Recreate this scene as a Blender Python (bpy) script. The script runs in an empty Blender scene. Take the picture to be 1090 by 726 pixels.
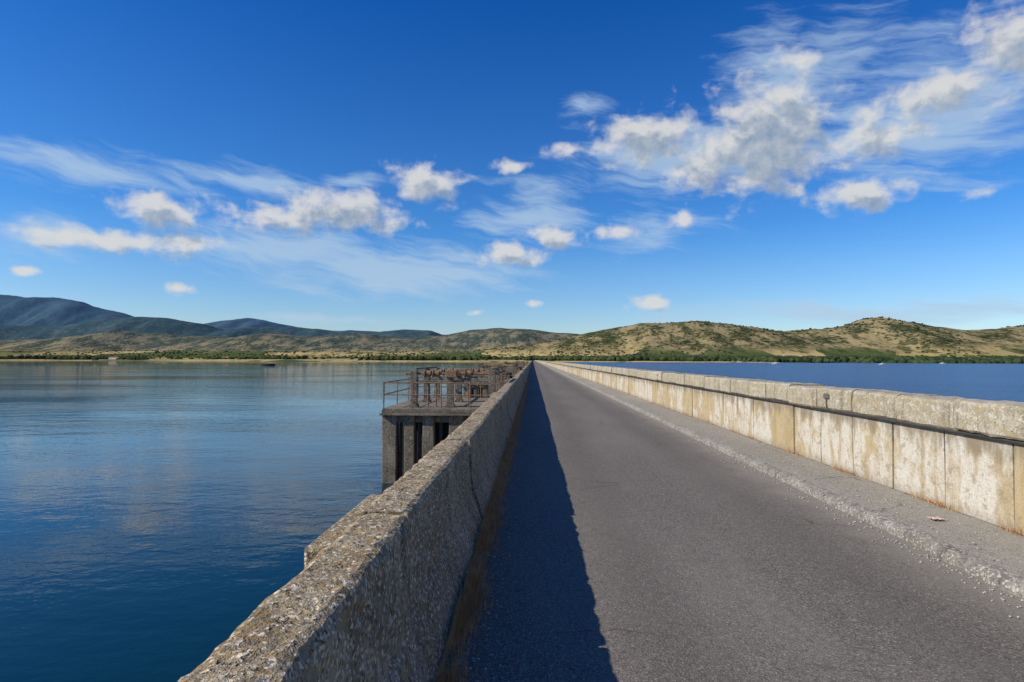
import bpy, bmesh, math, random
import numpy as np
from mathutils import Vector, noise, Matrix
random.seed(7); np.random.seed(7)
S=bpy.context.scene
S.view_settings.view_transform='Standard'; S.view_settings.look='None'; S.view_settings.exposure=0
F=640.0; H=1.7; WZ=-2.6
VX,VY=567.0,383.0
# ------------------------------------------------------------ helpers
class NT:
    def __init__(s,nt): s.nt=nt
    def n(s,t,**kw):
        nd=s.nt.nodes.new(t)
        for k,v in kw.items(): setattr(nd,k,v)
        return nd
    def L(s,a,b): s.nt.links.new(a,b)
    def val(s,sock,v):
        if isinstance(v,bpy.types.NodeSocket): s.L(v,sock)
        else: sock.default_value=v
    def math(s,op,a,b=0.0,clamp=False,c=None):
        m=s.n('ShaderNodeMath',operation=op,use_clamp=clamp); s.val(m.inputs[0],a); s.val(m.inputs[1],b)
        if c is not None: s.val(m.inputs[2],c)
        return m.outputs[0]
    def noise(s,vec,scale,detail=4,rough=0.55,dist=0.0,color=False):
        m=s.n('ShaderNodeTexNoise'); s.L(vec,m.inputs['Vector']); m.inputs['Scale'].default_value=scale
        m.inputs['Detail'].default_value=detail; m.inputs['Roughness'].default_value=rough; m.inputs['Distortion'].default_value=dist
        return m.outputs['Color'] if color else m.outputs['Fac']
    def voro(s,vec,scale,out='Distance',feature='F1'):
        m=s.n('ShaderNodeTexVoronoi',feature=feature); s.L(vec,m.inputs['Vector']); m.inputs['Scale'].default_value=scale
        return m.outputs[out]
    def rng(s,v,a,b,c=0.0,d=1.0,smooth=True):
        m=s.n('ShaderNodeMapRange',interpolation_type='SMOOTHSTEP' if smooth else 'LINEAR'); s.val(m.inputs[0],v)
        for i,q in enumerate((a,b,c,d)): m.inputs[1+i].default_value=q
        return m.outputs[0]
    def mix(s,f,a,b,mode='MIX'):
        m=s.n('ShaderNodeMix',data_type='RGBA',blend_type=mode); s.val(m.inputs[0],f)
        for i,q in ((6,a),(7,b)):
            if isinstance(q,tuple): q=tuple(q)+((1,) if len(q)==3 else ())
            s.val(m.inputs[i],q)
        return m.outputs[2]
    def scale(s,vec,v):
        m=s.n('ShaderNodeVectorMath',operation='MULTIPLY'); s.L(vec,m.inputs[0]); m.inputs[1].default_value=v; return m.outputs[0]
    def add(s,vec,v):
        m=s.n('ShaderNodeVectorMath',operation='ADD'); s.L(vec,m.inputs[0]); s.val(m.inputs[1],v); return m.outputs[0]
    def pos(s): return s.n('ShaderNodeNewGeometry').outputs['Position']
    def sep(s,v):
        m=s.n('ShaderNodeSeparateXYZ'); s.L(v,m.inputs[0]); return m.outputs
    def bump(s,h,strength=0.5,dist=0.01,normal=None):
        m=s.n('ShaderNodeBump'); s.L(h,m.inputs['Height']); s.val(m.inputs['Strength'],strength); m.inputs['Distance'].default_value=dist
        if normal: s.L(normal,m.inputs['Normal'])
        return m.outputs[0]
def new_mat(name):
    m=bpy.data.materials.new(name); m.use_nodes=True; b=m.node_tree.nodes['Principled BSDF']
    return m,NT(m.node_tree),b
def simple(name,col,rough=0.8,metal=0.0,var=0.25,sc=6.0):
    m,t,b=new_mat(name); p=t.pos()
    n=t.noise(p,sc,6,0.6)
    dark=tuple(c*(1-var) for c in col); lite=tuple(min(1,c*(1+var)) for c in col)
    t.L(t.mix(t.rng(n,0.3,0.7),dark,lite),b.inputs['Base Color']); b.inputs['Roughness'].default_value=rough; b.inputs['Metallic'].default_value=metal
    t.L(t.bump(n,0.3,0.01),b.inputs['Normal'])
    return m
def mesh_obj(name,verts,faces,mat,smooth=False,parent=None):
    me=bpy.data.meshes.new(name); me.from_pydata([tuple(v) for v in verts],[],[tuple(f) for f in faces]); me.update()
    if smooth:
        me.polygons.foreach_set('use_smooth',[True]*len(me.polygons))
    o=bpy.data.objects.new(name,me); S.collection.objects.link(o)
    if mat: me.materials.append(mat)
    if parent: o.parent=parent
    return o
def empty(name):
    o=bpy.data.objects.new(name,None); S.collection.objects.link(o); return o
class MB:
    """mesh builder"""
    def __init__(s): s.v=[]; s.f=[]
    def box(s,x0,x1,y0,y1,z0,z1,jit=0.0,bev=0.0):
        b=len(s.v)
        j=lambda: random.uniform(-jit,jit)
        if bev<=0:
            for z in (z0,z1):
                for x,y in ((x0,y0),(x1,y0),(x1,y1),(x0,y1)): s.v.append((x+j(),y+j(),z+j()))
            s.f+=[(b+3,b+2,b+1,b),(b+4,b+5,b+6,b+7),(b,b+1,b+5,b+4),(b+1,b+2,b+6,b+5),(b+2,b+3,b+7,b+6),(b+3,b,b+4,b+7)]
        else:
            bm=bmesh.new(); bmesh.ops.create_cube(bm,size=1)
            for v in bm.verts:
                v.co=Vector(((x0+x1)/2+v.co.x*(x1-x0),(y0+y1)/2+v.co.y*(y1-y0),(z0+z1)/2+v.co.z*(z1-z0)))+Vector((j(),j(),j()))
            bmesh.ops.bevel(bm,geom=list(bm.edges),offset=bev,segments=2,affect='EDGES',profile=0.5)
            bm.verts.index_update()
            for v in bm.verts: s.v.append(tuple(v.co))
            for f in bm.faces: s.f.append(tuple(b+v.index for v in f.verts))
            bm.free()
    def cyl(s,p0,p1,r,n=10,r1=None):
        p0=Vector(p0); p1=Vector(p1); d=(p1-p0).normalized(); u=d.orthogonal().normalized(); w=d.cross(u); b=len(s.v)
        r1=r if r1 is None else r1
        for p,rr in ((p0,r),(p1,r1)):
            for i in range(n):
                a=2*math.pi*i/n; s.v.append(tuple(p+(u*math.cos(a)+w*math.sin(a))*rr))
        for i in range(n): s.f.append((b+i,b+(i+1)%n,b+n+(i+1)%n,b+n+i))
        s.f.append(tuple(b+i for i in reversed(range(n)))); s.f.append(tuple(b+n+i for i in range(n)))
    def obj(s,name,mat,parent=None,smooth=False): return mesh_obj(name,s.v,s.f,mat,smooth,parent)
def fbm(x,y,z=0,o=5): return noise.fractal(Vector((x,y,z)),1.0,2.0,o)

# ------------------------------------------------------------ camera
cam=bpy.data.cameras.new('camera'); co=bpy.data.objects.new('camera',cam); S.collection.objects.link(co)
cam.sensor_width=36; cam.lens=F/1090*36; cam.clip_end=60000; cam.clip_start=0.05
yaw=math.atan(22/F); pitch=math.atan(20/F)
co.rotation_mode='XYZ'
co.matrix_world=Matrix.Translation((0,0,H))@Matrix.Rotation(yaw,4,'Z')@Matrix.Rotation(math.pi/2+pitch,4,'X')@Matrix.Rotation(math.radians(0.12),4,'Z')
S.camera=co

# ------------------------------------------------------------ sun + sky
sd=Vector((-1,-0.32,0.757)).normalized()
sun=bpy.data.lights.new('sun','SUN'); so=bpy.data.objects.new('sun',sun); S.collection.objects.link(so)
sun.energy=5.0; sun.angle=math.radians(0.5); sun.color=(1,0.92,0.78)
so.rotation_euler=(-sd).to_track_quat('-Z','Y').to_euler()
W=bpy.data.worlds.new('World'); S.world=W; W.use_nodes=True; W.node_tree.nodes.clear(); t=NT(W.node_tree)
W.cycles.sampling_method='MANUAL'; W.cycles.sample_map_resolution=256
sky=t.n('ShaderNodeTexSky',sky_type='NISHITA'); sky.sun_disc=False
sky.sun_elevation=math.asin(sd.z); sky.sun_rotation=math.atan2(sd.x,sd.y)
sky.air_density=1.0; sky.dust_density=0.3; sky.ozone_density=3.0
tc=t.n('ShaderNodeTexCoord').outputs['Generated']
x,y,z=t.sep(tc)
az=t.math('MULTIPLY',t.math('ARCTAN2',x,y),57.29578); el=t.math('MULTIPLY',t.math('ARCSINE',z),57.29578)
tint=t.mix(t.rng(el,0,12,0,1,False),(1.02,1.12,1.28),(.42,.92,1.42))
tint=t.mix(t.rng(el,8,33,0,1,False),tint,(.05,.56,1.32))
skyc=t.mix(1.0,sky.outputs[0],tint,'MULTIPLY')
bg=t.n('ShaderNodeBackground'); t.L(skyc,bg.inputs[0]); bg.inputs[1].default_value=0.10
cx=t.n('ShaderNodeCombineXYZ'); t.L(az,cx.inputs[0]); t.L(el,cx.inputs[1]); ae=cx.outputs[0]
def toae(px,py):
    dx=px-VX; dy=VY-py
    return math.degrees(math.atan(dx/F)),math.degrees(math.atan(dy/math.hypot(F,dx)))
def szae(px,py,w,h):
    a0,_=toae(px-w,py); a1,_=toae(px+w,py); _,e0=toae(px,py+h); _,e1=toae(px,py-h); return (a1-a0)/2,(e1-e0)/2
CUM=[(165,222,54,24,1.15),(110,254,105,17,1.1),(190,255,50,14,1.0),(280,228,70,20,1.0),(360,222,72,24,1.2),(452,192,42,24,1.2),(542,177,24,11,.85),
 (545,271,42,15,1.2),(592,251,34,14,1.15),(690,324,22,10,1.2),(567,324,13,6,.9),(508,333,14,5,.8),
 (605,158,42,15,.85),(690,145,66,34,1.1),(750,182,54,28,1.05),(814,150,56,48,1.5),(910,207,52,17,1.2),(1028,209,40,12,.85),
 (930,150,72,34,.95),(1005,98,78,34,1.0),(1078,45,70,44,1.1),(845,66,50,26,.7),(660,245,40,15,.8),(725,235,28,14,.8),(185,309,28,8,.8),(5,285,22,7,.8)]
CIR=[(90,172,190,24,1.15),(260,186,110,18,1.1),(30,248,90,26,1.1),(300,262,130,26,1.4),(430,287,120,26,1.5),(370,188,40,14,.9),
 (560,222,70,36,1.15),(700,250,70,26,1.1),(930,332,300,20,1.1),(330,338,160,9,.8),(850,70,110,60,1.1),(980,120,150,75,1.35),(620,112,50,16,.7),(720,165,130,50,1.15)]
def blobgroup(name,items,nsc,stretch,amp,warp,lo,hi,det=8,rough=.55,skew=0.0):
    g=bpy.data.node_groups.new(name,'ShaderNodeTree'); g.interface.new_socket('V',in_out='INPUT',socket_type='NodeSocketVector'); g.interface.new_socket('D',in_out='OUTPUT',socket_type='NodeSocketFloat')
    q=NT(g); gi=q.n('NodeGroupInput'); go=q.n('NodeGroupOutput'); v=gi.outputs[0]
    wn=q.noise(v,0.22,2,.5,color=True); wv=q.add(wn,(-.5,-.5,-.5)); wv=q.scale(wv,(warp,warp*.7,0)); vw=q.add(v,wv)
    cur=None
    for (px,py,w,h,k) in items:
        a,e=toae(px,py); sw,sh=szae(px,py,w,h)
        m=q.n('ShaderNodeVectorMath',operation='MULTIPLY_ADD'); q.L(vw,m.inputs[0])
        m.inputs[1].default_value=(1/sw,1/sh,0); m.inputs[2].default_value=(-a/sw,-e/sh,0)
        ln=q.n('ShaderNodeVectorMath',operation='LENGTH'); q.L(m.outputs[0],ln.inputs[0])
        d=q.math('SUBTRACT',k,ln.outputs['Value'])
        cur=d if cur is None else q.math('MAXIMUM',cur,d)
    cur=q.math('MAXIMUM',cur,-3.0)
    nv=q.scale(v,stretch)
    if skew:
        xx,yy,zz=q.sep(v); cb=q.n('ShaderNodeCombineXYZ'); q.L(xx,cb.inputs[0]); q.L(q.math('ADD',yy,q.math('MULTIPLY',xx,skew)),cb.inputs[1])
        nv=q.scale(q.add(cb.outputs[0],wv),stretch)
    fn=q.noise(nv,nsc,det,rough,0.2)
    f=q.math('MULTIPLY',q.math('SUBTRACT',fn,.5),amp)
    q.L(q.rng(q.math('ADD',cur,f),lo,hi),go.inputs[0])
    return g
gc=blobgroup('cumulus',CUM,0.40,(1,1.3,1),2.7,1.2,-.05,.85,7,.55)
gi=blobgroup('cirrus',CIR,0.26,(0.42,2.2,1),3.0,2.5,0.0,1.20,6,.62,.16)
def use(g,v):
    n=t.n('ShaderNodeGroup'); n.node_tree=g; t.L(v,n.inputs[0]); return n.outputs[0]
d1=use(gc,ae); d2=use(gc,t.add(ae,(-0.7,1.2,0))); c1=use(gi,ae)
shade=t.math('ADD',t.math('MULTIPLY',d2,.62),t.math('MULTIPLY',t.math('SUBTRACT',t.noise(ae,.8,5,.6),.25),.85))
ccol=t.mix(t.rng(shade,.28,1.15),(.70,.70,.69),(.22,.31,.43))
bc=t.n('ShaderNodeBackground'); t.L(ccol,bc.inputs[0]); bc.inputs[1].default_value=1.0
bi=t.n('ShaderNodeBackground'); bi.inputs[0].default_value=(.45,.60,.76,1); bi.inputs[1].default_value=1.0
m1=t.n('ShaderNodeMixShader'); t.L(t.math('MULTIPLY',c1,.72),m1.inputs[0]); t.L(bg.outputs[0],m1.inputs[1]); t.L(bi.outputs[0],m1.inputs[2])
m2=t.n('ShaderNodeMixShader'); t.L(t.math('MULTIPLY',d1,.90),m2.inputs[0]); t.L(m1.outputs[0],m2.inputs[1]); t.L(bc.outputs[0],m2.inputs[2])
wo=t.n('ShaderNodeOutputWorld'); t.L(m2.outputs[0],wo.inputs[0])

# ------------------------------------------------------------ materials
def asphalt(name,c0,c1,sp,k=1.0):
    m,t,b=new_mat(name); p=t.pos()
    g=t.noise(p,90,2,.7); big=t.noise(t.scale(p,(1,.25,1)),.7,4,.6); mid=t.noise(p,7,4,.6)
    vn=t.n('ShaderNodeTexVoronoi'); t.L(p,vn.inputs['Vector']); vn.inputs['Scale'].default_value=95
    c=t.mix(t.rng(g,.32,.68),c0,c1)
    c=t.mix(t.rng(t.sep(vn.outputs['Color'])[0],.76,.95,0,.6*k),c,sp)
    c=t.mix(t.rng(t.sep(vn.outputs['Color'])[1],.70,.92,0,.7),c,tuple(q*.42 for q in c0))
    c=t.mix(t.rng(big,.35,.7,0,.4),c,tuple(q*1.2 for q in c1))
    c=t.mix(t.rng(mid,.55,.75,0,.35),c,tuple(q*.6 for q in c0))
    cr=t.voro(t.add(p,t.scale(t.noise(p,1.5,4,.6,color=True),(.7,.7,0))),.42,'Distance','DISTANCE_TO_EDGE')
    c=t.mix(t.math('MULTIPLY',t.rng(cr,.0,.006,.6,0),t.rng(t.noise(p,.35,2,.5),.52,.6)),c,tuple(q*.3 for q in c0))
    t.L(c,b.inputs['Base Color']); b.inputs['Roughness'].default_value=.9; b.inputs['Specular IOR Level'].default_value=.2
    hh=t.math('ADD',vn.outputs['Distance'],t.math('MULTIPLY',g,.6))
    t.L(t.bump(hh,.7,.005),b.inputs['Normal'])
    return m,t,b,c
M_road,t,b,c=asphalt('asphalt',(.105,.093,.078),(.200,.178,.148),(.37,.335,.28))
p=t.pos(); X=t.sep(p)[0]
edge=t.rng(t.math('ADD',X,t.math('MULTIPLY',t.noise(p,1.6,5,.6),.7)),3.3,3.85,0,.7)
c=t.mix(edge,c,(.28,.25,.205))
tr=t.math('ABSOLUTE',t.math('SUBTRACT',X,1.7)); c=t.mix(t.rng(t.math('ABSOLUTE',t.math('SUBTRACT',tr,.85)),.0,.5,.3,0),c,(.09,.081,.07))
t.L(c,b.inputs['Base Color'])
M_pave,t,b,c=asphalt('pavement_asphalt',(.22,.20,.165),(.35,.32,.265),(.48,.44,.37))
def concrete(name,base,dark,light,lichen=None,lsc=18,bs=.5,spk=.7):
    m,t,b=new_mat(name); p=t.pos()
    big=t.noise(p,1.3,5,.62); med=t.noise(p,9,5,.65); fine=t.noise(p,70,2,.7); st=t.noise(t.scale(p,(6,6,.5)),1.2,4,.6)
    c=t.mix(t.rng(med,.3,.7),dark,base); c=t.mix(t.rng(big,.42,.68,0,.7),c,light)
    c=t.mix(t.rng(st,.50,.70,0,.7),c,tuple(q*.5 for q in dark))
    c=t.mix(t.rng(fine,.35,.62,.55*spk,0),c,tuple(q*.35 for q in dark))
    vc=t.sep(t.voro(p,65,'Color')); c=t.mix(t.rng(vc[0],.80,.9,0,spk),c,tuple(min(1,q*1.4) for q in light))
    c=t.mix(t.rng(vc[1],.80,.9,0,spk*.85),c,tuple(q*.5 for q in dark))
    if lichen:
        l=t.rng(t.noise(p,lsc,4,.7),.52,.62,0,.8); c=t.mix(l,c,lichen)
        l=t.rng(t.noise(p,lsc*1.7+.3,3,.6),.60,.66,0,.8); c=t.mix(l,c,(.54,.52,.46))
    pit=t.rng(t.noise(p,26,2,.6),.62,.70,0,1); c=t.mix(t.math('MULTIPLY',pit,.7*spk),c,tuple(q*.3 for q in dark))
    t.L(c,b.inputs['Base Color']); b.inputs['Roughness'].default_value=.95; b.inputs['Specular IOR Level'].default_value=.2
    hh=t.math('ADD',t.math('MULTIPLY',med,1.5),t.math('SUBTRACT',fine,pit)); t.L(t.bump(hh,bs,.012),b.inputs['Normal'])
    return m
M_wallL=concrete('weathered_concrete_lichen',(.40,.32,.20),(.235,.18,.11),(.52,.43,.285),(.33,.205,.07),22,1.0,.85)
M_cop=concrete('coping_concrete',(.46,.40,.29),(.33,.28,.19),(.56,.50,.38),(.36,.29,.16),7,.5,.4)
M_conc=concrete('pier_concrete',(.24,.20,.145),(.11,.092,.068),(.36,.31,.235),None,14,.6)
M_kerb=concrete('kerb_stone',(.30,.275,.235),(.20,.18,.15),(.38,.36,.31),None,14,.6)
M_pan,t,b=new_mat('stained_plaster'); p=t.pos(); px_,py_,pz_=t.sep(p)
cell=t.math('FLOOR',t.math('DIVIDE',t.math('SUBTRACT',py_,5.71-.93*20),.93))
wn=t.n('ShaderNodeTexWhiteNoise',noise_dimensions='1D'); t.L(cell,wn.inputs['W'])
off=t.n('ShaderNodeCombineXYZ'); t.L(t.math('MULTIPLY',wn.outputs[0],37.0),off.inputs[0]); pp=t.add(p,off.outputs[0])
n1=t.noise(pp,1.8,6,.65,.4); n2=t.noise(t.scale(pp,(3,3,.9)),1.9,6,.62,.3); n3=t.noise(pp,8,5,.7); n4=t.noise(pp,60,2,.7)
amt=t.math('ADD',n1,t.math('MULTIPLY',t.math('SUBTRACT',wn.outputs[0],.5),.50))
c=t.mix(t.rng(amt,.42,.56),(.64,.59,.49),(.50,.39,.22))
c=t.mix(t.rng(t.math('ADD',n2,t.math('MULTIPLY',pz_,.06)),.48,.68,0,.8),c,(.42,.30,.14))
c=t.mix(t.rng(n3,.54,.61,0,.65),c,(.32,.26,.18))
c=t.mix(t.rng(t.math('ADD',pz_,t.math('MULTIPLY',n2,.7)),1.05,1.30,0,.75),c,(.22,.18,.13))
c=t.mix(t.rng(t.math('ADD',pz_,t.math('MULTIPLY',n3,.5)),.28,.55,.85,0),c,(.24,.19,.13))
c=t.mix(t.rng(n4,.35,.6,.35,0),c,(.2,.17,.12))
t.L(c,b.inputs['Base Color']); b.inputs['Roughness'].default_value=.9; b.inputs['Specular IOR Level'].default_value=.2
t.L(t.bump(t.math('ADD',n3,t.math('MULTIPLY',n4,.3)),.6,.015),b.inputs['Normal'])
M_wat,t,b=new_mat('sea_water'); p=t.pos(); X=t.sep(p)[0]
b.inputs['IOR'].default_value=1.33
patch=t.noise(t.scale(p,(.3,1,1)),.05,3,.6)
w1=t.noise(t.scale(p,(1,1.6,1)),1.6,3,.55,.2); w2=t.noise(t.scale(p,(.6,1.3,1)),.45,2,.5); w3=t.noise(p,6,2,.5)
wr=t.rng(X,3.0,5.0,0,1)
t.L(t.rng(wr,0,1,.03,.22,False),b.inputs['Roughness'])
hgt=t.math('ADD',t.math('ADD',t.math('MULTIPLY',w1,.35),t.math('MULTIPLY',w2,.8)),t.math('MULTIPLY',w3,.07))
hgt=t.math('MULTIPLY',hgt,t.math('ADD',t.math('MULTIPLY',wr,4.0),1.0))
st=t.math('ADD',t.rng(patch,.4,.6,.07,.24),t.math('MULTIPLY',wr,.7))
t.L(t.bump(hgt,st,.35),b.inputs['Normal'])
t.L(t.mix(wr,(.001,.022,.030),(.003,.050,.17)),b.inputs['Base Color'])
M_rust=simple('rusty_iron',(.22,.135,.075),.85,.0,.5,20); M_dark=simple('dark_wood',(.05,.045,.04),.9,0,.3)
M_box=simple('weathered_metal',(.13,.11,.085),.8,0,.3,30)
M_white=simple('white_paint',(.75,.74,.70),.5,0,.08); M_roof=simple('terracotta_roof',(.33,.13,.07),.85); M_glass=simple('window_dark',(.03,.035,.04),.2)

# ------------------------------------------------------------ water
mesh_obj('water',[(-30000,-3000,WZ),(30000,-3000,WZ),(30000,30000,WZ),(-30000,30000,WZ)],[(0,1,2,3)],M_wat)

# ------------------------------------------------------------ road, pavement, causeway
YE=1330.0; Y0=-12.0
def ysamples(fine,f_end,m_end,ms,fs):
    ys=list(np.arange(fine,f_end,fs))+list(np.arange(f_end,m_end,ms))+list(np.arange(m_end,YE,6.0))+[YE]; return ys
def sheet(name,x0,x1,z,mat,nx=8,amp=.006):
    ys=ysamples(Y0,20,80,1.0,.3); v=[];f=[]
    for y in ys:
        for i in range(nx+1):
            xx=x0+(x1-x0)*i/nx; v.append((xx,y,z+amp*fbm(xx*.8,y*.5)))
    for j in range(len(ys)-1):
        for i in range(nx):
            a=j*(nx+1)+i; f.append((a,a+1,a+nx+2,a+nx+1))
    return mesh_obj(name,v,f,mat,True)
sheet('road',-.56,3.56,0,M_road)
def sweep(prof,ys,jit,seed,fine_end=14):
    v=[];f=[];n=len(prof)
    for y in ys:
        a=jit if y<fine_end else jit*.5
        for (x,z) in prof:
            q=Vector((x*7+seed,y*7,z*7)); d=noise.noise_vector(q)*a+noise.noise_vector(q*4)*a*.5
            v.append((x+d.x,y,z+d.z))
    for j in range(len(ys)-1):
        for i in range(n-1):
            a=j*n+i; f.append((a,a+n,a+n+1,a+1))
    return v,f
def dens(prof,step):
    o=[]
    for (a,b) in zip(prof[:-1],prof[1:]):
        k=max(1,int(math.hypot(b[0]-a[0],b[1]-a[1])/step))
        for i in range(k): o.append((a[0]+(b[0]-a[0])*i/k,a[1]+(b[1]-a[1])*i/k))
    o.append(prof[-1]); return o
pk=dens([(3.50,-.05),(3.512,.06),(3.54,.092),(3.64,.105),(4.10,.125),(4.60,.13)],.07)
ys=ysamples(Y0,14,60,.5,.06)
v,f=sweep(pk,ys,.010,3)
v=[(x+((.035*fbm(0,y*.9)+.015*fbm(4,y*5)) if x<3.75 else 0),y,z) for x,y,z in v]
pv=mesh_obj('pavement',v,f,M_pave,True); pv.data.materials.append(M_kerb)
n=len(pk)
kidx=[i for i,(x,z) in enumerate(pk[:-1]) if x<3.60]
mi=[]
for j in range(len(ys)-1):
    for i in range(n-1): mi.append(1 if i in kidx else 0)
pv.data.polygons.foreach_set('material_index',mi)
m=MB(); m.box(-.93,4.98,Y0,YE,WZ-1,-.03)
m.obj('causeway',M_conc)

# ------------------------------------------------------------ left parapet
prof=[(-.95,-.6),(-.955,.80),(-.935,.858),(-.90,.872),(-.70,.872),(-.672,.86),(-.655,.82),(-.625,.36),(-.60,.31),(-.50,.02),(-.495,-.05)]
prof_f=dens(prof,.05)
VV=[];FF=[]
def addm(v,f):
    b=len(VV); VV.extend(v); FF.extend([tuple(b+i for i in q) for q in f])
y=3.28-3.0*5; k=0
while y<YE:
    y1=min(y+3.0,YE)
    step=.035 if y1<6.5 else (.06 if y1<12.5 else (.15 if y1<30 else 3.0))
    pr=dens(prof,.035) if y1<6.5 else (prof_f if y1<30 else prof)
    gp=.018
    yy=list(np.arange(y+gp,y1-gp,step)); yy.append(y1-gp)
    ox=random.uniform(-.016,.016); oz=random.uniform(-.010,.010)
    if y1>60: yy=[y+.01,y1-.01]
    vv,ff=sweep([(a+ox,b+oz if b>.2 else b) for a,b in pr],yy,.015,k*1.0)
    vv=[tuple(q) for q in vv]
    n=len(pr); ff=list(ff)+[tuple(range(n-1,-1,-1)),tuple((len(yy)-1)*n+i for i in range(n))]
    addm(vv,ff); y=y1; k+=1
core=[(-.92,-.5),(-.92,.83),(-.70,.83),(-.67,.36),(-.55,.02),(-.55,-.04)]
v,f=sweep(core,[Y0,YE],0,0); addm(v,f)
pl=mesh_obj('concrete_parapet',VV,FF,M_wallL,False)
m=MB(); 
for yy in (2.72,14.7,26.7): m.box(-1.04,-.90,yy,yy+1.1,WZ-.5,.845,.004,.015)
m.obj('buttress',M_wallL,pl)

# ------------------------------------------------------------ right parapet
par=empty('concrete_parapet')
P=.93
m=MB(); mback=MB()
mback.box(4.455,4.93,Y0,YE,-.02,1.02); mback.obj('wall_core',M_dark,par)
y=5.71-P*18; k=0
while y<YE-1:
    near=y<30
    stp=1 if y<200 else 4
    y1=y+P*stp
    g=.014
    m.box(4.415+random.uniform(-.010,.010),4.452,y+g,y1-g,.13,.955+random.uniform(-.010,.004),.006 if near else 0,.008 if near else 0)
    y=y1
pn=m.obj('plaster_panel',M_pan,par)
VV=[];FF=[]
cp=[(4.50,.99),(4.36,.985),(4.335,1.01),(4.33,1.12),(4.335,1.26),(4.350,1.285),(4.39,1.295),(4.90,1.285),(4.97,1.27),(4.985,.99)]
cpf=dens(cp,.05)
y=5.36-1.0*15; k=0
while y<YE-1:
    stp=1.0 if y<200 else 4.0
    y1=y+stp; near=y<16
    ox=random.uniform(-.014,.014); oz=random.uniform(-.012,.012); tl=random.uniform(-.008,.008)
    pr=cpf if near else cp
    yy=list(np.arange(y+.010,y1-.010,.05 if near else stp*.97))+[y1-.010]
    vv,ff=sweep([(a+ox,b+oz) for a,b in pr],yy,.011 if near else .008,k*3.1)
    vv=[(a,b,c+tl*(b-y)/stp) for a,b,c in vv]
    n=len(pr); ff=[tuple(reversed(q)) for q in ff]+[tuple(range(n)),tuple((len(yy)-1)*n+i for i in reversed(range(n)))]
    addm(vv,ff)
    y=y1; k+=1
mesh_obj('coping',VV,FF,M_cop,False,par)
m=MB()
for yy in (8.95,20.9,33.0,45.0):
    m.box(4.31,4.345,yy,yy+.16,1.14,1.21,.004,.01)
    m.cyl((4.32,yy+.08,1.14),(4.32,yy+.08,1.0),.009,8)
m.obj('junction_box',M_box,par)
m=MB(); m.cyl((4.385,Y0,.968),(4.385,YE,.968),.022,8); m.obj('conduit',M_dark,par)

# ------------------------------------------------------------ dry grass and gravel
def blades(name,specs,mat):
    v=[];f=[]
    for (x,y,z,h,w,lean,ang) in specs:
        b=len(v); dx,dy=math.cos(ang),math.sin(ang); sx,sy=-dy*w,dx*w
        for (k,s_) in ((0,1),(.5,.8)):
            ll=lean*k*k; v.append((x+dx*ll-sx*s_,y+dy*ll-sy*s_,z+h*k)); v.append((x+dx*ll+sx*s_,y+dy*ll+sy*s_,z+h*k))
        v.append((x+dx*lean,y+dy*lean,z+h)); f+=[(b,b+1,b+3,b+2),(b+2,b+3,b+4)]
    return mesh_obj(name,v,f,mat)
M_dry,t,b=new_mat('dry_grass'); p=t.pos(); c=t.mix(t.rng(t.noise(p,9,4,.6),.35,.65),(.46,.21,.07),(.62,.39,.18)); c=t.mix(t.rng(t.noise(p,2.3,3,.5),.62,.7,0,.4),c,(.22,.19,.08)); t.L(c,b.inputs['Base Color']); b.inputs['Roughness'].default_value=.9
sp=[]
for i in range(60000):
    y=1.2+random.random()**2.0*45
    if fbm(0,y*1.3,5)+.6<random.random()*.9: continue
    x=-.50+abs(random.gauss(0,.075+.035*fbm(0,y*2,1))); h=random.uniform(.02,.14)*(1.3-min(1,(x+.5)*4))
    sp.append((x,y,-.005,max(.012,h),random.uniform(.0012,.003),random.uniform(.01,.08),random.uniform(-1.2,1.8)))
for i in range(7000):
    y=3+random.random()**1.8*40
    if fbm(3,y*1.1,9)<random.random()*.5-.05: continue
    sp.append((4.41-abs(random.gauss(0,.025)),y,.125,random.uniform(.02,.10),random.uniform(.0015,.003),random.uniform(.01,.05),random.uniform(2,4.2)))
blades('dry_grass',sp,M_dry)
M_soil=simple('soil',(.20,.13,.075),.95,0,.5,30)
v=[];f=[];ys=list(np.arange(-1,60,.12))
for y in ys:
    w=.13+.06*fbm(1,y*1.7)+.04*fbm(2,y*6); 
    for i in range(5):
        k=i/4; v.append((-.515+w*k*1.3,y,.006+.022*(1-k)+.008*fbm(k*4,y*5)-(.012 if i==4 else 0)))
for j in range(len(ys)-1):
    for i in range(4): a=j*5+i; f.append((a,a+1,a+6,a+5))
mesh_obj('soil_verge',v,f,M_soil,True)
def icos(sub):
    bm=bmesh.new(); bmesh.ops.create_icosphere(bm,subdivisions=sub,radius=1); bm.verts.index_update()
    v=np.array([q.co[:] for q in bm.verts]); f=np.array([[q.index for q in fc.verts] for fc in bm.faces]); bm.free(); return v,f
I1=icos(1); I2=icos(2)
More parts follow.
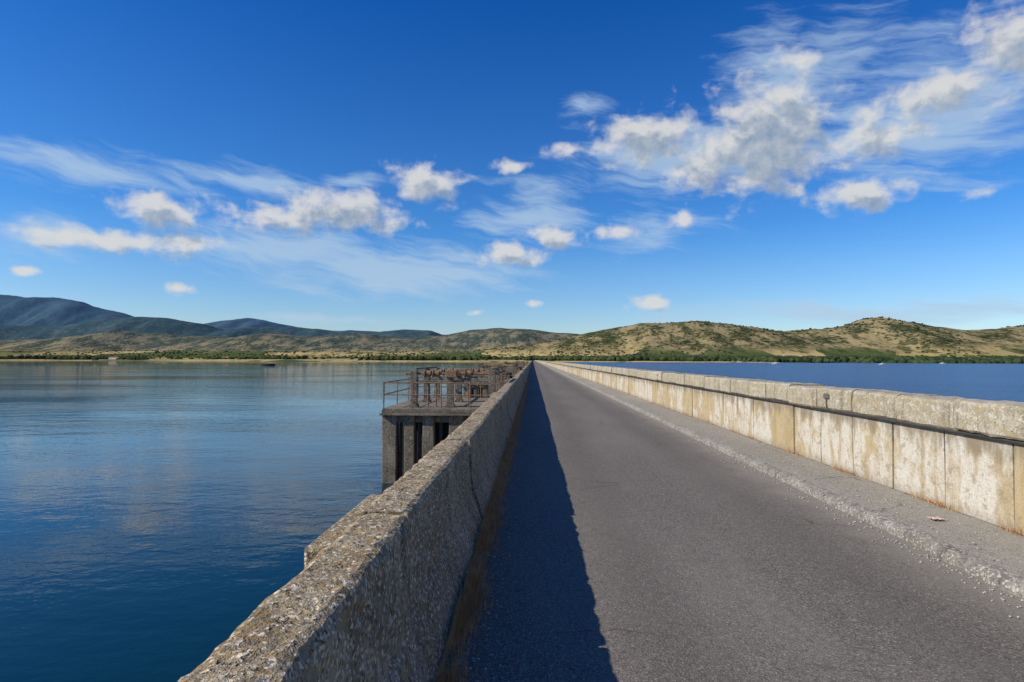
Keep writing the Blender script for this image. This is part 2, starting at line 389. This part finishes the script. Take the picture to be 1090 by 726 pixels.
def scatter(name,items,base,mat,jit=.25,smooth=False):
    bv,bf=base; V=[];Fc=[];n=len(bv)
    for k,(x,y,z,sx,sy,sz) in enumerate(items):
        q=bv*(1+np.random.uniform(-jit,jit,(n,1))); a=random.random()*6.28; ca,sa=math.cos(a),math.sin(a)
        q=q*np.array([sx,sy,sz]); q=np.stack([q[:,0]*ca-q[:,1]*sa,q[:,0]*sa+q[:,1]*ca,q[:,2]],1)+np.array([x,y,z]); V.append(q); Fc.append(bf+k*n)
    V=np.concatenate(V); Fc=np.concatenate(Fc)
    me=bpy.data.meshes.new(name); me.vertices.add(len(V)); me.vertices.foreach_set('co',V.ravel()); me.loops.add(Fc.size); me.loops.foreach_set('vertex_index',Fc.ravel())
    me.polygons.add(len(Fc)); me.polygons.foreach_set('loop_start',np.arange(0,Fc.size,3)); me.polygons.foreach_set('loop_total',np.full(len(Fc),3)); me.update(); me.validate()
    if smooth: me.polygons.foreach_set('use_smooth',[True]*len(me.polygons))
    me.materials.append(mat); o=bpy.data.objects.new(name,me); S.collection.objects.link(o); return o
it=[]
for i in range(3200):
    y=2.0+random.random()**1.5*28
    u=random.random()
    if u<.45: x=3.47-abs(random.gauss(0,.12)); z=.003
    elif u<.8: x=random.uniform(3.6,4.4); z=.125
    else: x=random.gauss(-.31,.08); z=.003
    if x<-.48: continue
    r=random.choice([.003,.004,.005,.006,.009,.014]); 
    if random.random()<.97: r=min(r,.009)
    it.append((x,y,z+r*.3,r*random.uniform(.8,1.5),r,r*random.uniform(.5,.9)))
scatter('gravel',it,I1,simple('gravel_stone',(.40,.36,.30),.9,0,.4,60))
M_trash=simple('faded_wrapper',(.62,.42,.35),.7,0,.3,30)
v=[];f=[]
for j in range(7):
    for i in range(9): v.append((3.93+i*.015,6.10+j*.016,.135+.02*abs(fbm(i*.6,j*.7,3))+.004))
for j in range(6):
    for i in range(8): a=j*9+i; f.append((a,a+1,a+10,a+9))
mesh_obj('crumpled_wrapper',v,f,M_trash)

# ------------------------------------------------------------ sluice gates
def sluice(y0,ny,full=True):
    g=empty('sluice_gate')
    xa,xb=-5.25,-1.05; L=3.2*ny; y1=y0+L
    m=MB()
    m.box(xa,xb,y0,y1,-.16,.0,.006,.02)
    m.box(xa-.06,xb,y0-.06,y0+.22,-.24,-.165,.0,.01)
    for j in range(ny+1):
        yy=y0+.1+j*(L-.7)/ny
        for x0,w in ((xa+.0,.50),(xa+.78,.36),(xa+1.42,.40),(xa+2.35,.5),(xa+3.3,.5)):
            m.box(x0,x0+w,yy,yy+.5,WZ-.8,-.245 if j==0 else -.165,.01,.025)
        m.box(xa+.1,xb-.1,yy+.12,yy+.4,-.50,-.26,.0,.01)
    m.obj('pier_and_deck',M_conc,g)
    m=MB()
    for j in range(ny+1):
        yy=y0+.35+j*(L-.7)/ny
        for x0 in (xa+.56,xa+1.22,xa+1.98,xa+2.9):
            m.box(x0,x0+.10,yy-.05,yy+.05,WZ-.5,-.52,.0,.0)
    m.box(xa+.4,xb,y0+1.2,y0+1.3,WZ-.5,-.50)
    m.obj('gate_leaf',M_dark,g)
    m=MB(); r=MB()
    for j in range(ny+1):
        yy=y0+.7+j*(L-1.2)/ny
        xs=(-4.25,-2.95,-1.45)
        for x0 in xs:
            m.box(x0-.12,x0+.12,yy-.09,yy+.09,.0,1.33,.006,.012)
            m.box(x0-.16,x0+.16,yy-.14,yy+.14,.002,.10,.004,.01)
        m.box(xs[0]-.14,xs[2]+.14,yy-.07,yy+.07,.86,.96,.004,.01)
        r.cyl((xs[0]-.3,yy,1.20),(xs[2]+.25,yy,1.20),.04,10)
        for x0 in (-3.75,-3.45,-2.3):
            r.cyl((x0-.10,yy,1.20),(x0+.10,yy,1.20),.11,16); r.cyl((x0-.13,yy,1.20),(x0-.10,yy,1.20),.15,16)
            if j%2==0: r.cyl((x0,yy,.98),(x0,yy,.0),.025,8)
        r.box(-3.1,-2.7,yy-.16,yy+.16,1.06,1.33,.0,.02)
        r.cyl((-2.6,yy-.1,1.2),(-2.6,yy-.45,1.2),.02,6); 
    for x0 in (-4.25,-1.45):
        m.box(x0-.05,x0+.05,y0+.8,y1-.6,1.334,1.40,.0,.01)
    m.obj('lifting_frame',M_conc,g); r.obj('winding_gear',M_rust,g)
    r=MB()
    def rail(a,b,n):
        a=Vector(a); b=Vector(b)
        for i in range(n+1):
            q=a.lerp(b,i/n); r.cyl(q,q+Vector((random.uniform(-.02,.02),0,.92)),.024,6)
        for zz in (.90,.48): r.cyl(a+Vector((0,0,zz)),b+Vector((0,0,zz+random.uniform(-.03,.02))),.022,6)
    rail((xa+.06,y0+.05,0),(xb-.1,y0+.05,0),4); rail((xa+.06,y0+.05,0),(xa+.06,y1-.05,0),int(L/2.0)); rail((xa+.06,y1-.05,0),(xb-.1,y1-.05,0),3)
    r.obj('railing',M_rust,g)
    return g
sluice(20.8,2); sluice(46,2); sluice(90,3); sluice(160,3)

# ------------------------------------------------------------ terrain
def interp(tab):
    xs=[a for a,_ in tab]; hs=[b for _,b in tab]
    return lambda q: float(np.interp(q,xs,hs))
A=interp([(-400,60),(-200,66),(-60,74),(0,70),(30,71),(60,66),(100,55),(130,48),(160,42),(185,36),(205,34),(225,37),(240,42),(262,45),(285,41),(310,36),(350,32),(400,30),(560,24),(700,15),(1500,15)])
D=interp([(-300,60),(-100,42),(0,36),(60,38),(110,47),(150,45),(180,44),(215,38),(240,30),(280,36),(330,35),(370,27),(430,33),(460,31),(490,20),(1500,12)])
B=interp([(-300,26),(0,20),(60,22),(130,30),(190,26),(245,24),(290,28),(330,24),(380,29),(430,24),(470,27),(500,33),(530,35),(560,33),(600,29),(650,22),(1500,15)])
C=interp([(-400,9),(200,9),(500,9),(560,14),(620,28),(650,34),(680,40),(710,41),(740,42),(790,36),(830,32),(870,34),(895,38),(912,44),(928,46),(945,41),(960,38),(1000,31),(1040,33),(1090,39),(1200,46),(1500,36)])
def shore(x): return 1290+90*fbm(x*.0016,3)+ (-260 if x>0 else 60)*min(1,abs(x)/900)
def Ht(x,y):
    s=shore(x)
    if y<s-40: return WZ-3
    d=y-s
    h=WZ+min(1,(d+40)/60)*3.4+max(0,d)*.0085
    for prf,yk,sg in ((A,9200,1500),(D,6300,900),(B,4300,620),(C,2700,430)):
        q=VX+F*x/yk
        top=prf(q)*yk/F+1.7
        wob=yk+sg*.45*fbm(x*.0007,yk)
        g=math.exp(-((y-wob)/sg)**2*1.1)
        if g<.002: continue
        rel=fbm(x*7/yk,y*7/yk,yk,6)
        rid=1-abs(fbm(x*11/yk,y*6/yk,yk+9,5))*1.4
        hk=top*g*(.99+.03*rel) + top*.34*(rid-.9)*g*(1-g*.90)
        h=max(h,hk) if abs(h-hk)>12 else (h+hk)/2+abs(h-hk)/2+ (12-abs(h-hk))*.08
    return h
cols=620; rr=[]
y=950.0
while y<12500: rr.append(y); y*=1.0088
v=[];f=[]
for y in rr:
    for i in range(cols+1):
        q=-1.45+2.75*i/cols; x=q*y; v.append((x,y,Ht(x,y)))
for j in range(len(rr)-1):
    for i in range(cols): a=j*(cols+1)+i; f.append((a,a+1,a+cols+2,a+cols+1))
M_ter,t,b=new_mat('hill_vegetation'); p=t.pos(); X,Y,Z=t.sep(p)
p2=t.scale(p,(1,.55,0.4))
big=t.noise(p2,.0022,5,.6,.3); med=t.noise(p2,.012,5,.65); fl=t.sep(t.voro(t.add(t.scale(p2,(1,1.6,1)),t.scale(t.noise(p2,.004,2,.5,color=True),(120,120,0))),.0040,'Color')); sm=t.noise(p,.06,4,.7); rk=t.noise(t.scale(p,(1,1,2)),.02,5,.7)
field=t.mix(fl[0],(.50,.37,.16),(.30,.24,.10)); field=t.mix(t.rng(fl[1],.52,.70),field,(.075,.10,.035))
scrub=t.mix(t.rng(sm,.35,.65),(.022,.036,.014),(.080,.085,.038))
hillc=t.mix(t.rng(t.math('ADD',t.math('MULTIPLY',med,.6),t.math('MULTIPLY',sm,.4)),.44,.57),scrub,(.32,.25,.125))
low=t.rng(t.math('ADD',Z,t.math('MULTIPLY',big,90.)),60,115,1,0)
far=t.rng(Y,3300,5200)
scr2=t.mix(t.rng(med,.50,.66,0,.55),(.020,.042,.024),(.15,.13,.07))
c=t.mix(far,hillc,scr2)
c=t.mix(t.rng(rk,.57,.67,0,.6),c,(.30,.225,.15))
c=t.mix(low,c,field)
c=t.mix(t.rng(t.noise(p2,.02,4,.7),.53,.61,0,.8),c,scrub)
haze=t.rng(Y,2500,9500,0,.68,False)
c=t.mix(haze,c,(.065,.135,.225))  # aerial haze painted into the base colour, bluer with distance
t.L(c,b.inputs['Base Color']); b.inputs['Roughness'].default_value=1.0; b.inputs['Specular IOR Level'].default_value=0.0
t.L(t.bump(t.math('ADD',med,t.math('MULTIPLY',sm,.3)),.6,10),b.inputs['Normal'])
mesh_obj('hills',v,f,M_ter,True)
M_tree,t,b=new_mat('foliage'); p=t.pos(); c=t.mix(t.rng(t.noise(p,.05,4,.7),.35,.65),(.018,.034,.012),(.065,.085,.03)); c=t.mix(t.rng(t.noise(p,.008,2,.5),.5,.7,0,.5),c,(.04,.05,.028)); t.L(c,b.inputs['Base Color']); b.inputs['Roughness'].default_value=1; b.inputs['Specular IOR Level'].default_value=0.1
it=[]
for i in range(6200):
    q=random.uniform(-1.0,1.0)
    x=q*1350; s=shore(x); 
    dep=random.random()**2*150
    y=s+8+dep; x=q*y
    dn=fbm(x*.004,y*.004,4)+(.45 if -450<x<250 else (.42 if x>250 else -.12))
    if dn<random.random()*.5-.15: continue
    z=Ht(x,y); r=random.uniform(2.2,4.8)*(1.25 if dn>.2 else .8)
    it.append((x,y,z+r*.6,r*1.3,r*1.3,r))
scatter('shoreline_trees',it,I2,M_tree,.28)
it=[]
for i in range(19000):
    q=random.uniform(-.95,.95); y=1400+random.random()**1.3*2100; x=q*y
    if y<shore(x)+80: continue
    dn=fbm(x*.003,y*.002,14)
    if dn<random.random()*.8-.28: continue
    z=Ht(x,y); r=random.uniform(1.5,4.4)
    it.append((x,y,z+r*.3,r*1.3,r*1.3,r*.85))
scatter('hillside_scrub',it,I1,M_tree,.3)
def house(x,y,w,d,h):
    z=Ht(x,y)-.5; g=empty('house'); m=MB(); m.box(x,x+w,y,y+d,z,z+h); m.obj('walls',M_white,g)
    b=MB(); b.v=[(x-.4,y-.4,z+h+.01),(x+w+.4,y-.4,z+h+.01),(x+w+.4,y+d+.4,z+h+.01),(x-.4,y+d+.4,z+h+.01),(x-.4,y+d/2,z+h+d*.28),(x+w+.4,y+d/2,z+h+d*.28)]
    b.f=[(0,1,5,4),(2,3,4,5),(0,4,3),(1,2,5),(3,2,1,0)]; b.obj('roof',M_roof,g)
    m=MB()
    for i in range(int(w//3)): m.box(x+1+i*3,x+2+i*3,y-.05,y+.1,z+h-2.2,z+h-.9)
    m.obj('windows',M_glass,g)
for (px,dd,w) in ((105,60,22),(70,90,12),(232,200,14),(585,30,26),(603,60,14),(820,40,10),(862,200,9),(905,120,12),(1005,90,10),(1055,240,12),(505,260,12),(405,300,10)):
    x=(px-VX)/F*1350; y=shore(x)+dd; x=(px-VX)/F*y; house(x,y,w,8,4.5)
def boat(x,y,L,col,cabin=False):
    g=empty('fishing_boat'); v=[];f=[];n=9
    for i in range(n):
        k=i/(n-1); w=.17*L*math.sin(math.pi*min(1,.18+.82*(1-k)))**.6 if k<1 else 0.02; sh=.10*L+.05*L*k*k
        xx=x+L*k
        for a,bq in ((-w,sh),(-w*.75,.02),(0,-.12),(w*.75,.02),(w,sh),(w*.88,sh-.02),(0,.1),(-w*.88,sh-.02)): v.append((xx,y+a,WZ+bq))
    for i in range(n-1):
        for j in range(8): a=i*8; f.append((a+j,a+(j+1)%8,a+8+(j+1)%8,a+8+j))
    f.append(tuple(range(8))); f.append(tuple((n-1)*8+j for j in reversed(range(8))))
    mesh_obj('hull',v,f,col,False,g); m=MB()
    for k in (.3,.55): m.box(x+L*k,x+L*k+.3,y-.12*L,y+.12*L,WZ+.4,WZ+.46)
    if cabin:
        m.box(x+L*.3,x+L*.55,y-.09*L,y+.09*L,WZ+.5,WZ+.22*L,0,.05)
        m.cyl((x+L*.5,y,WZ+.22*L),(x+L*.5,y,WZ+.45*L),.05,6)
    m.box(x-.3,x-.02,y-.2,y+.2,WZ+.2,WZ+1.2,0,.04)
    m.obj('fittings',M_dark if not cabin else col,g)
boat((274-VX)/F*400,400,9.5,M_dark)
boat((818-VX)/F*700,700,9,M_white,True); boat((928-VX)/F*640,640,7,M_white,True); boat((990-VX)/F*820,820,8,M_white,True)
print('built')
